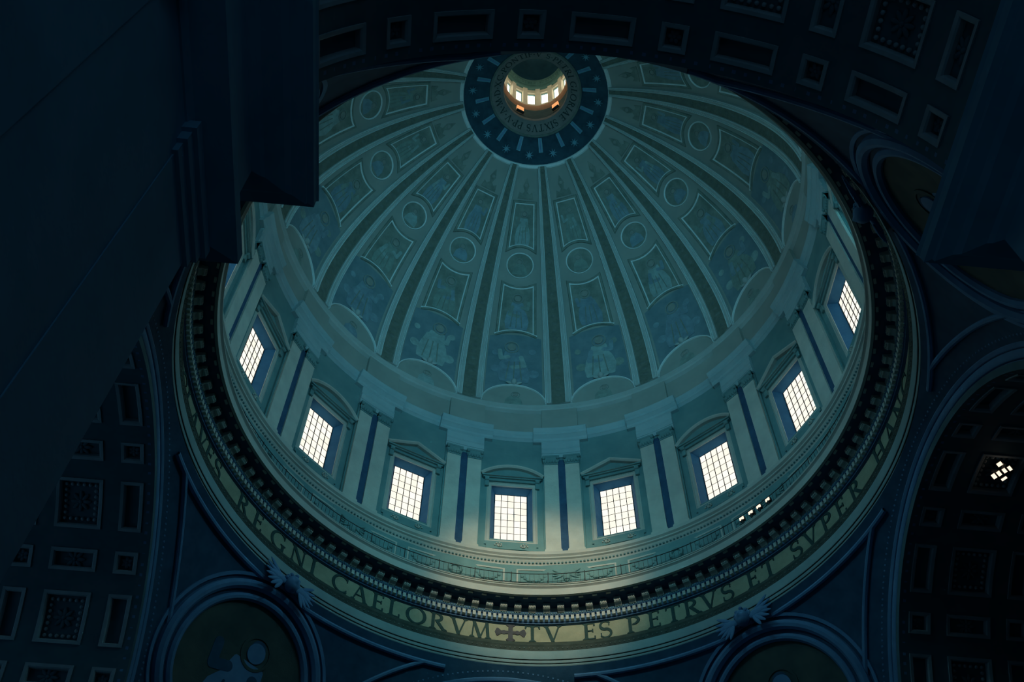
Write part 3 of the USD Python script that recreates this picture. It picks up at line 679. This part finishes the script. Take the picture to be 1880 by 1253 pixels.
# ================================================================ windows
def make_window(num, tri):
    w = f'/World/window_{num}'
    UsdGeom.Xform.Define(stage, w)
    lo = at_az(0, 0, 0)
    hw, z0, z1 = 1.25, 60.52, 66.32
    # splayed reveal
    I = [(-1.62, 60.5, -20.28), (1.62, 60.5, -20.28), (1.62, 66.55, -20.28), (-1.62, 66.55, -20.28)]
    O = [(-hw, z0, -21.05), (hw, z0, -21.05), (hw, z1, -21.05), (-hw, z1, -21.05)]
    rv = MB()
    B = [(-1.9, 60.3, -21.55), (1.9, 60.3, -21.55), (1.9, 66.8, -21.55), (-1.9, 66.8, -21.55)]
    rv.add(np.array(I + O + B), [(j, (j + 1) % 4, 4 + (j + 1) % 4, 4 + j) for j in range(4)] + [(4 + j, 4 + (j + 1) % 4, 8 + (j + 1) % 4, 8 + j) for j in range(4)])
    part('reveal', rv.map(lo), M_blue2, w)
    fr = sweep(resample(np.array([(-1.62, 60.35), (1.62, 60.35), (1.62, 66.5), (-1.62, 66.5)]), 3), [(0.02, 0), (-.34, 0), (-.34, .10), (-.22, .16), (-.2, .12), (-.05, .10), (0.02, .04)])
    part('window_frame', fr.map(lambda v: lo(v + np.array([0, 0, -RW]))), M_travertine, w)
    ap = union_all([bx(-1.85, 59.35, 1.85, 60.05), bx(-2.0, 59.75, 2.0, 60.1)])
    a = part('sill_apron', plate(ap, -20.32, -20.12).map(lo), M_wall, w)
    sc = MB()
    for s in (-1, 1):
        for q in range(10):
            t = q / 9 * 2.4 * PI; r_ = .3 * (1 - q / 11)
            e = trimesh.creation.icosphere(1, .07); e.apply_translation([s * (.9 + r_ * math.cos(t)), 59.68 + r_ * math.sin(t) * .8, -20.08]); sc.addm(e)
    part('scroll_relief', sc.map(lo), M_travertine, a, 40)
    part('window_frieze', plate(bx(-1.95, 66.85, 1.95, 67.2), -20.32, -20.05).map(lo), M_wall, w)
    # pediment: horizontal cornice, raking or curved cornice, recessed field
    pd = MB().add(*boxm(-2.38, 2.38, 67.2, 67.34, -20.32, -19.78).get()).add(*boxm(-2.28, 2.28, 67.1, 67.2, -20.32, -19.9).get())
    pdp = part('pediment', pd.map(lo), M_wall, w)
    if tri: path = np.array([(-2.38, 67.36), (0, 68.42), (2.38, 67.36)])
    else:
        rr = (2.38 ** 2 + 1.0 ** 2) / 2.0; path = arcpts(0, 68.36 - rr, rr, 90 + math.degrees(math.asin(2.38 / rr)), 90 - math.degrees(math.asin(2.38 / rr)), 15)
    sw = sweep(path, [(0, -20.32), (0.0, -19.86), (.06, -19.8), (.12, -19.74), (.2, -19.72), (.22, -20.32)], closed=False)
    part('raking_cornice' if tri else 'curved_cornice', sw.map(lo), M_travertine, pdp)
    field = Polygon([*path, (2.3, 67.3), (-2.3, 67.3)]).buffer(0)
    part('pediment_field', plate(field, -20.32, -20.12).map(lo), M_wall, pdp)
    for s in (-1, 1):
        cb = MB().add(*boxm(s * 1.98 - .16, s * 1.98 + .16, 66.2, 67.1, -20.3, -20.0).get())
        e = trimesh.creation.cylinder(.17, .32, sections=12); e.apply_transform(trimesh.transformations.rotation_matrix(PI / 2, [0, 1, 0])); e.apply_translation([s * 1.98, 66.95, -19.98]); cb.addm(e)
        part('console', cb.map(lo), M_wall, w)
    nx, nz = 5, 8
    dx, dz = 2 * hw / nx, (z1 - z0) / nz
    for i in range(nx):
        for j in range(nz):
            part('pane', boxm(-hw + dx * i + .008, -hw + dx * (i + 1) - .008, z0 + dz * j + .003, z0 + dz * (j + 1) - .003, -21.06, -21.03).map(lo), M_pane, w)
    bars = MB()
    for i in range(nx + 1): bars.add(*boxm(-hw + dx * i - .02, -hw + dx * i + .02, z0, z1, -21.08, -20.98).get())
    part('upright_bar', bars.map(lo), M_lead, w)
    bars = MB()
    for j in range(nz + 1): bars.add(*boxm(-hw, hw, z0 + dz * j - .005, z0 + dz * j + .005, -21.07, -21.0).get())
    part('cross_bar', bars.map(lo), M_lead, w)
    return w
M_blue2 = stone('reveal_plaster', (0.025, 0.14, 0.27), (0.05, 0.20, 0.35), 0.8)
WL = {0: 'barred drum window with curved pediment right above the cross emblem', 1: 'barred window with pointed pediment, first right of the one above the cross', 2: 'barred window with curved pediment, second right of the one above the cross',
      3: 'barred window with pointed pediment, third right of the one above the cross', 4: 'narrow barred window half cut by the cornice, fourth right of the cross', -1: 'barred window with pointed pediment, first left of the one above the cross',
      -2: 'barred window with curved pediment, second left of the one above the cross', -3: 'barred window with pointed pediment, third left of the one above the cross', -4: 'pedimented window mostly behind the dark left pier, fourth left of the cross'}
protoA = protoB = None
for i, k in enumerate((0, 1, 2, 3, 4, -1, -2, -3, -4, 5, 6, 7, 8, -5, -6, -7)):
    name = f'window_{i + 1}'
    lab = WL.get(k, 'barred drum window hidden behind the coffered near arch')
    if i < 2:
        w = make_window(i + 1, i == 1)
        x = UsdGeom.Xform(stage.GetPrimAtPath(w)); x.AddRotateZOp().Set(-BAY * k)
        if i == 0: protoB = w
        else: protoA = w
    else:
        w = f'/World/{name}'; x = UsdGeom.Xform.Define(stage, w)
        x.GetPrim().GetReferences().AddInternalReference(protoA if k % 2 else protoB); x.GetPrim().SetInstanceable(True)
        x.ClearXformOpOrder(); x.AddRotateZOp(opSuffix='c').Set(-BAY * k)
    tag(x, lab, 'window', 'drum windows hidden by the near arch' if k not in WL else 'drum windows', 'structure')

# ================================================================ dome
R0, Z0, RD = -2.1706, 77.826, 22.404
def Rth(th): return R0 + RD * np.cos(np.radians(th))
def dome_map(az_c):
    """(u metres to the right, v metres up the meridian, h inwards)"""
    def fn(v):
        th = v[:, 1] / RD; az = rad(az_c) + v[:, 0] / (R0 + RD * np.cos(th)); r = RD - v[:, 2]
        return polar(R0 + r * np.cos(th), az, Z0 + r * np.sin(th))
    return fn
def dome_ang(az_c):
    """(azimuth offset deg, meridian angle deg, h inwards)"""
    def fn(v):
        th = np.radians(v[:, 1]); r = RD - v[:, 2]
        return polar(R0 + r * np.cos(th), rad(az_c) + np.radians(v[:, 0]), Z0 + r * np.sin(th))
    return fn
V = lambda th: RD * rad(th)
TH0, TH1 = -3.0, 66.2
cl = thing('ceiling', 'great ribbed dome ceiling covered in mosaics', 'dome', kind='structure')
ths = np.linspace(TH0, TH1, 60)
prof = [(Rth(t), Z0 + RD * math.sin(rad(t))) for t in ths] + [(R0 + (RD + .8) * math.cos(rad(t)), Z0 + (RD + .8) * math.sin(rad(t))) for t in ths[::-1]]
part('dome_shell', revolve(prof), M_stucco, cl, 40)
def strip(a0, a1, hts, t0, t1, n=48):
    """a rib-like band: cross-section points (azimuth deg, h) run up the meridian"""
    cs = hts; vv = np.array([(a, t, h) for t in np.linspace(t0, t1, n) for a, h in cs]); m = len(cs)
    ff = [(i * m + j, i * m + j + 1, (i + 1) * m + j + 1, (i + 1) * m + j) for i in range(n - 1) for j in range(m - 1)]
    mb = MB().add(vv, ff); mb.add(vv[:m], [(0, k, k + 1) for k in range(1, m - 1)]); mb.add(vv[-m:], [(0, k, k + 1) for k in range(1, m - 1)])
    return mb
def bead_prof(c, w, h): return [(c - w, -.05), (c - w, h * .7), (c - w * .5, h), (c + w * .5, h), (c + w, h * .7), (c + w, -.05)]
for b in range(NB):
    r = b * BAY + BAY / 2; fn = dome_ang(r)
    rb = part('rib', strip(0, 0, [(-3.4, -.05), (-3.4, .28), (-1.75, .28), (-1.7, .18), (1.7, .18), (1.75, .28), (3.4, .28), (3.4, -.05)], -1.2, TH1).map(fn), M_rib, cl)
    part('mosaic_strip', strip(0, 0, [(-1.65, .1), (-1.65, .2), (1.65, .2), (1.65, .1)], -1.2, TH1).map(fn), M_strip, rb, label='dark mosaic strip along the rib')
    for c in (-3.25, -2.75, -1.85, 1.85, 2.75, 3.25):
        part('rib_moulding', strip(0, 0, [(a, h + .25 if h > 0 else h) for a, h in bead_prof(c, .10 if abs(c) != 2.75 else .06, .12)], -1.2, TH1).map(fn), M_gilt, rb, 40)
    bd = MB()
    for t in np.arange(2, 66, 2.1):
        s = trimesh.creation.icosphere(1, 1.0); q = .9 + .1 * math.cos(t)
        s.apply_scale([.8, .55, .05]); s.apply_translation([0, t, .2]); bd.addm(s)
    part('strip_star', bd.map(fn), M_bead, rb, 40, kind='stuff')

def arc_through(x, ymid, yend, n=13):
    """points of an arc from (x, yend) over (0, ymid) to (-x, yend)"""
    s = ymid - yend
    if abs(s) < 1e-4: return np.array([(x, yend), (-x, yend)])
    r = (x * x + s * s) / (2 * abs(s)); sg = 1 if s > 0 else -1
    a = math.degrees(math.asin(min(1, x / r)))
    t = np.radians(np.linspace(90 - a, 90 + a, n)); P = np.stack([r * np.cos(t), sg * r * np.sin(t)], 1)
    P[:, 1] += ymid - sg * r
    return P
def panel_path(t_top, t_topc, t_bot, t_botc, half=5.0):
    """t_*: meridian angle at the middle, *c at the corners; counter-clockwise path in (u, v)"""
    wt = float(Rth(t_topc)) * rad(half); wb = float(Rth(t_botc)) * rad(half)
    top = arc_through(wt, V(t_top), V(t_topc)); bot = arc_through(wb, V(t_bot), V(t_botc))[::-1]
    side_r = [(float(Rth(t)) * rad(half), V(t)) for t in np.linspace(t_botc, t_topc, 12)[1:-1]]
    side_l = [(-float(Rth(t)) * rad(half), V(t)) for t in np.linspace(t_topc, t_botc, 12)[1:-1]]
    return np.vstack([bot, side_r, top, side_l])
FR = [(-.07, 0), (.05, 0), (.05, .05), (.02, .09), (-.02, .09), (-.06, .12), (-.07, .05)]  # narrow bright bead drawn as the highlight line of each frame
FB = [(-.30, 0), (-.07, 0), (-.07, .10), (-.12, .13), (-.25, .13), (-.30, .06)]
for b in range(NB):
    az = b * BAY; fn = dome_map(az)
    specs = [('upper_panel', panel_path(56.75, 56.75, 46.55, 45.6), M_mosaic_dark, (46.4, 56.0), 1.5), ('lower_panel', panel_path(34.9, 35.6, 23.4, 22.3), M_mosaic_dark, (23.6, 34.0), 2.3)]
    for q, (nm, pth, mt, (ta, tb), fwid) in enumerate(specs):
        f = part(nm, plate(Polygon(pth), 0.0, 0.03, 1.3).map(fn), mt, cl)
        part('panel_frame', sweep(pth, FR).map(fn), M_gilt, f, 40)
        part('frame_border', sweep(pth, FB).map(fn), M_mosaic_dark, f, 40)
        put_figure(f, b * 10 + q, fwid, V(tb) - V(ta), 0, V(ta), lambda v, fn=fn: fn(v + np.array([0, 0, .03])))
    m = part('round_panel', plate(Point(0, V(41.1)).buffer(1.24, 16), 0, .03, 1.3).map(fn), M_mosaic_dark, cl)
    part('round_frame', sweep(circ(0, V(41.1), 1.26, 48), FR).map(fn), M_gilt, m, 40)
    put_figure(m, b * 10 + 2, 1.5, 1.7, 0, V(41.1) - .85, lambda v, fn=fn: fn(v + np.array([0, 0, .03])), bust=True)
    # large tapering field with a seated figure and the lunette below it
    pth = panel_path(22.0, 20.9, 1.0, 1.0, 7.3)
    f = part('figure_field', plate(Polygon(pth).buffer(0), 0.0, 0.025, 1.3).map(fn), M_mosaic_blue, cl)
    arc = arc_through(float(Rth(21.5)) * rad(6.2), V(23.2), V(21.6))
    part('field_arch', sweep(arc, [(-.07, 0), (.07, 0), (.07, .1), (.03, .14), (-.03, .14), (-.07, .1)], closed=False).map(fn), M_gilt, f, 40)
    put_figure(f, b * 10 + 3, 3.0, V(20.5) - V(7.2), 0, V(7.2), lambda v, fn=fn: fn(v + np.array([0, 0, .03])))
    cl2 = [Point(*p_).buffer(q) for p_, q in (((-1.7, V(11)), .45), ((1.75, V(10)), .5), ((-1.8, V(16)), .3), ((1.6, V(17)), .33))]
    mb = MB()
    for p_ in cl2: mb.add(*plate(p_, .02, .05, 1.2).get())
    part('cloud', mb.map(fn), M_robe[(b + 1) % 4], f)
    ax, bt = 2.85, V(5.6) - V(-1.4)
    t = np.radians(np.linspace(0, 180, 33)); le = np.stack([ax * np.cos(t), V(-1.4) + bt * np.sin(t)], 1)
    l = part('lunette', plate(Polygon(le), 0, .12, 1.3).map(fn), M_stucco, cl)
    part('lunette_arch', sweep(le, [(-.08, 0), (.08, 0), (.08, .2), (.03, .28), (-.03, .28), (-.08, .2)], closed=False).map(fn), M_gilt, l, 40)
    put_figure(l, b * 10 + 4, 1.7, 1.9, 0, V(-1.2), lambda v, fn=fn: fn(v + np.array([0, 0, .12])), bust=True)
    hd = MB()
    e = trimesh.creation.icosphere(2, .28); e.apply_scale([.95, 1.2, 1]); e.apply_translation([0, V(6.4), .3]); hd.addm(e)
    for s in (-1, 1):
        e = trimesh.creation.icosphere(1, 1.0); e.apply_scale([.34, .14, .1]); e.apply_transform(trimesh.transformations.rotation_matrix(s * .35, [0, 0, 1])); e.apply_translation([s * .42, V(6.3), .22]); hd.addm(e)
    part('head_ornament', hd.map(fn), M_rib, l, 40, label='small winged head on top of the lunette')
    # winged head near the top of the field
    up = union_all([Polygon([(-.75, V(58.1)), (.75, V(58.1)), (.62, V(59.8)), (.36, V(59.3)), (0, V(60.3)), (-.36, V(59.3)), (-.62, V(59.8))]), Point(0, V(61.6)).buffer(.22), Polygon([(-.12, V(60)), (.12, V(60)), (.3, V(61.3)), (0, V(63.4)), (-.3, V(61.3))])])
    part('winged_head', plate(up.intersection(Polygon([(-float(Rth(58)) * rad(6.5), V(57)), (float(Rth(58)) * rad(6.5), V(57)), (.6, V(65)), (-.6, V(65))])), 0, .06, 1.2).map(fn), M_mosaic_dark, cl)
    s_ = Point(0, V(61.5)).buffer(.16)
    part('head_spot', plate(s_, .05, .1).map(fn), M_skin, cl)

# ================================================================ oculus ring and lantern
oc = thing('oculus_ring', 'night blue star ring round the lantern opening with a lettered inner band', 'ring', kind='structure')
zdisc = lambda R: 98.36 + (6.86 - R) * (99.57 - 98.36) / (6.86 - 4.2)
part('star_band', revolve([(6.82, 98.38), (4.2, 99.57), (4.2, 100.3), (7.3, 99.2)]), M_disc, oc, 30)
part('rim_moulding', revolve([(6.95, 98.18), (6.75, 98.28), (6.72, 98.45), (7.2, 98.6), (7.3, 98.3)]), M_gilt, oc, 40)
zin = lambda R: 99.57 + (4.2 - R) * (100.45 - 99.57) / (4.2 - 3.06)
part('lettered_band', revolve([(4.2, 99.55), (3.04, 100.45), (3.04, 101.0), (4.2, 100.6)]), M_ringtext, oc, 30)
part('inner_rim', revolve([(4.32, 99.42), (4.14, 99.52), (4.16, 99.66), (4.34, 99.62)]), M_bead, oc, 40)
def cone_map(az, R, zf, slope):
    """x clockwise seen from below, y outwards, h downwards"""
    a = rad(az); er = np.array([math.sin(a), math.cos(a), 0]); et = np.array([math.cos(a), -math.sin(a), 0])
    def fn(v):
        rr = R + v[:, 1]
        return -et * v[:, :1] + er * rr[:, None] + np.array([0, 0, 1.0]) * (zf(rr) - v[:, 2])[:, None]
    return fn
for b in range(NB):
    fn = cone_map(b * BAY + BAY / 2, 4.42, zdisc, 0)
    ry = part('ray', plate(Polygon([(-.17, 0), (.17, 0), (.2, 1.25), (-.2, 1.25)]), -.02, .05).map(fn), M_star, oc)
    part('ray_core', plate(Polygon([(-.06, .08), (.06, .08), (.07, 1.15), (-.07, 1.15)]), .04, .08).map(fn), M_navy2, ry)
    fn = cone_map(b * BAY, 5.9, zdisc, 0)
    pts = [((.42 if i % 2 == 0 else .13) * math.cos(rad(22.5 * i)), (.42 if i % 2 == 0 else .13) * math.sin(rad(22.5 * i))) for i in range(16)]
    part('star', plate(Polygon(pts), -.02, .06).map(fn), M_star, oc)
TXT = 'S.PETRI GLORIAE SIXTVS PP.V.A.M.D.XC.PONTIF.V '
h = .56
ws = [(.45 if c == ' ' else glyph(c)[1] + .06) for c in TXT]; tot = sum(ws); acc = 0
for c, w in zip(TXT, ws):
    a = 171 - (acc + w / 2) / tot * 360; acc += w
    if c == ' ': continue
    g, gw = glyph(c); sx = (2 * PI * 3.62) / tot / h * h
    g = affinity.translate(affinity.scale(g, sx * .92, h, origin=(0, 0)), -gw * sx * .46, 0)
    part('letter_' + (c.lower() if c != '.' else 'stop'), plate(g, -.02, .04).map(cone_map(a, 3.34, zin, 0)), M_letter, oc)

la = thing('lantern', 'brightly lit lantern above the dome opening with small arched windows', 'lantern', kind='structure')
RL = 3.4
part('lower_wall', revolve([(3.1, 100.9), (RL, 101.2), (RL, 104.3), (4.3, 104.3), (4.3, 100.9)], n=96), M_lantern_low, la, 30)
part('ring_cornice', revolve([(RL, 104.2), (3.25, 104.35), (3.1, 104.6), (3.12, 104.85), (3.2, 105.0), (RL, 105.1), (4.3, 105.1), (4.3, 104.2)], n=96), M_terra, la, 40, label='orange ring cornice')  # the orange is the material colour
for b in range(NB):
    c = b * BAY; aw = 6.6
    w = MB()
    w.add(*sector(c + aw, c + BAY - aw, RL, 4.3, 105.0, 112.2, 3).get())
    w.add(*sector(c - aw, c + aw, RL, 4.3, 105.0, 106.0, 3).get())
    w.add(*sector(c - aw, c + aw, RL, 4.3, 109.3, 112.2, 3).get())
    part('lantern_wall', w, M_lantern, la)
    lo = at_az(c + BAY / 2, 0, 0)
    part('lantern_pilaster', boxm(-.24, .24, 105.1, 110.2, -3.45, -3.26).map(lo), M_lantern, la)
    lo = at_az(c, 0, 0)
    wn = part('lantern_window', sweep(np.array([(-.42, 106.0), (.42, 106.0), (.42, 109.2), (-.42, 109.2)]), [(-.06, -3.72), (.05, -3.72), (.05, -3.58), (-.06, -3.58)]).map(lo), M_wall, la)
    for i in range(2):
        for j in range(3):
            part('pane', boxm(-.4 + .42 * i, -.02 + .42 * i, 106.05 + 1.05 * j, 107.03 + 1.05 * j, -3.70, -3.66).map(lo), M_pane2, wn)
part('lantern_frieze', revolve([(RL, 110.15), (3.2, 110.3), (3.15, 110.6), (3.25, 110.7), (3.25, 111.4), (3.0, 111.6), (2.95, 112.0), (3.3, 112.2), (4.3, 112.2), (4.3, 110.15)], n=96), M_lantern_frieze, la, 40)
dn = MB()
for i in range(64): dn.add(*boxm(-.07, .07, 111.45, 111.65, -3.2, -2.98).map(at_az(i * 360 / 64, 0, 0)).get())
part('lantern_dentil', dn, M_lantern_frieze, la, kind='stuff')
tt = np.linspace(0, 89, 24)
prof = [(3.35 * math.cos(rad(t)), 112.1 + 3.35 * math.sin(rad(t))) for t in tt] + [(3.7 * math.cos(rad(t)), 112.1 + 3.7 * math.sin(rad(t))) for t in tt[::-1]]
part('lantern_dome', revolve(prof, n=96), M_lantern_dome, la, 40)
for i, (az, nm) in enumerate(((-21.5, 'left'), (44, 'right'))):  # glowing blocks stand in for two lamplit niches
    base = polar(np.array([3.2]), np.array([rad(az)]), np.array([102.6]))[0]
    t = thing('niche_lamp', f'{nm} glowing orange block standing in for a lamplit niche under the lantern ring cornice', 'lamp', loc=base, group='orange niche glows in the lantern')
    lo = at_az(az, 0, 0)
    part('lamp_body', boxm(-.4, .4, -.1, 0.02, -.12, .14).map(lo), M_bronze, t)
    part('lamp_glass', boxm(-.36, .36, .02, 1.1, -.1, .1).map(lo), M_lamp2, t)

# ================================================================ lamps
for i, (az, where) in enumerate(((49.8, 'lowest'), (52.05, 'second lowest'), (54.1, 'second highest'), (56.45, 'highest'))):
    base = polar(np.array([19.3]), np.array([rad(az)]), np.array([54.84]))[0]
    t = thing('floodlight', f'small glowing floodlight on the cornice, {where} of the row of four', 'lamp', loc=base, group='floodlights on the cornice')
    lo = at_az(az, 0, 0)
    part('stand', boxm(-.05, .05, 0, .9, -.05, .05).map(lo), M_bronze, t)
    part('housing', boxm(-.19, .19, .86, 1.16, -.2, .0).map(lo), M_bronze, t)
    part('lamp_glass', boxm(-.165, .165, .9, 1.12, -.01, .05).map(lo), M_lamp, t)
# cluster of spot lamps hanging under the right vault
base = np.array([24.3, -0.46, 46.3])
d = base - np.array([CX, CY, CZ]); d /= np.linalg.norm(d)
t = thing('spotlight_cluster', 'cluster of six glowing spotlights hanging under the right vault', 'lamp', loc=base)
part('hanging_rod', boxm(-.04, .04, -.04, .04, 0.0, .4), M_bronze, t)
part('rack', boxm(-.55, .55, -.06, .06, -.05, .05).add(*boxm(-.06, .06, -.55, .55, -.05, .05).get()), M_bronze, t)
LX = np.array([0.7071, 0.7071 * 0, 0]) * 0
tilt = np.array([-.45, -.35, -.82]); tilt /= np.linalg.norm(tilt)
ux = np.cross(tilt, [0, 0, 1.0]); ux /= np.linalg.norm(ux); uy = np.cross(ux, tilt); uy *= -1 if uy[2] < 0 else 1
sgn = 1 if (ux @ rt) > 0 else -1
for x, y, w, hh in ((-.42, .02, .20, .26), (-.13, .0, .18, .26), (.18, -.03, .17, .24), (.46, -.08, .16, .24), (.2, .38, .26, .2), (-.1, -.36, .3, .12)):
    c = (sgn * ux) * x + uy * y + tilt * .12
    bd = boxm(-w / 2, w / 2, -hh / 2, hh / 2, 0, .06); v_, f_ = bd.get()
    vv = c + (sgn * ux) * v_[:, :1] + uy * v_[:, 1:2] + tilt * v_[:, 2:3]
    hb = boxm(-w / 2 - .03, w / 2 + .03, -hh / 2 - .03, hh / 2 + .03, -.18, -.005); hv_, hf_ = hb.get()
    s = part('spotlight', MB().add(c + (sgn * ux) * hv_[:, :1] + uy * hv_[:, 1:2] + tilt * hv_[:, 2:3], hf_), M_bronze, t)
    part('lamp_glass', MB().add(vv, f_), M_lamp, s)
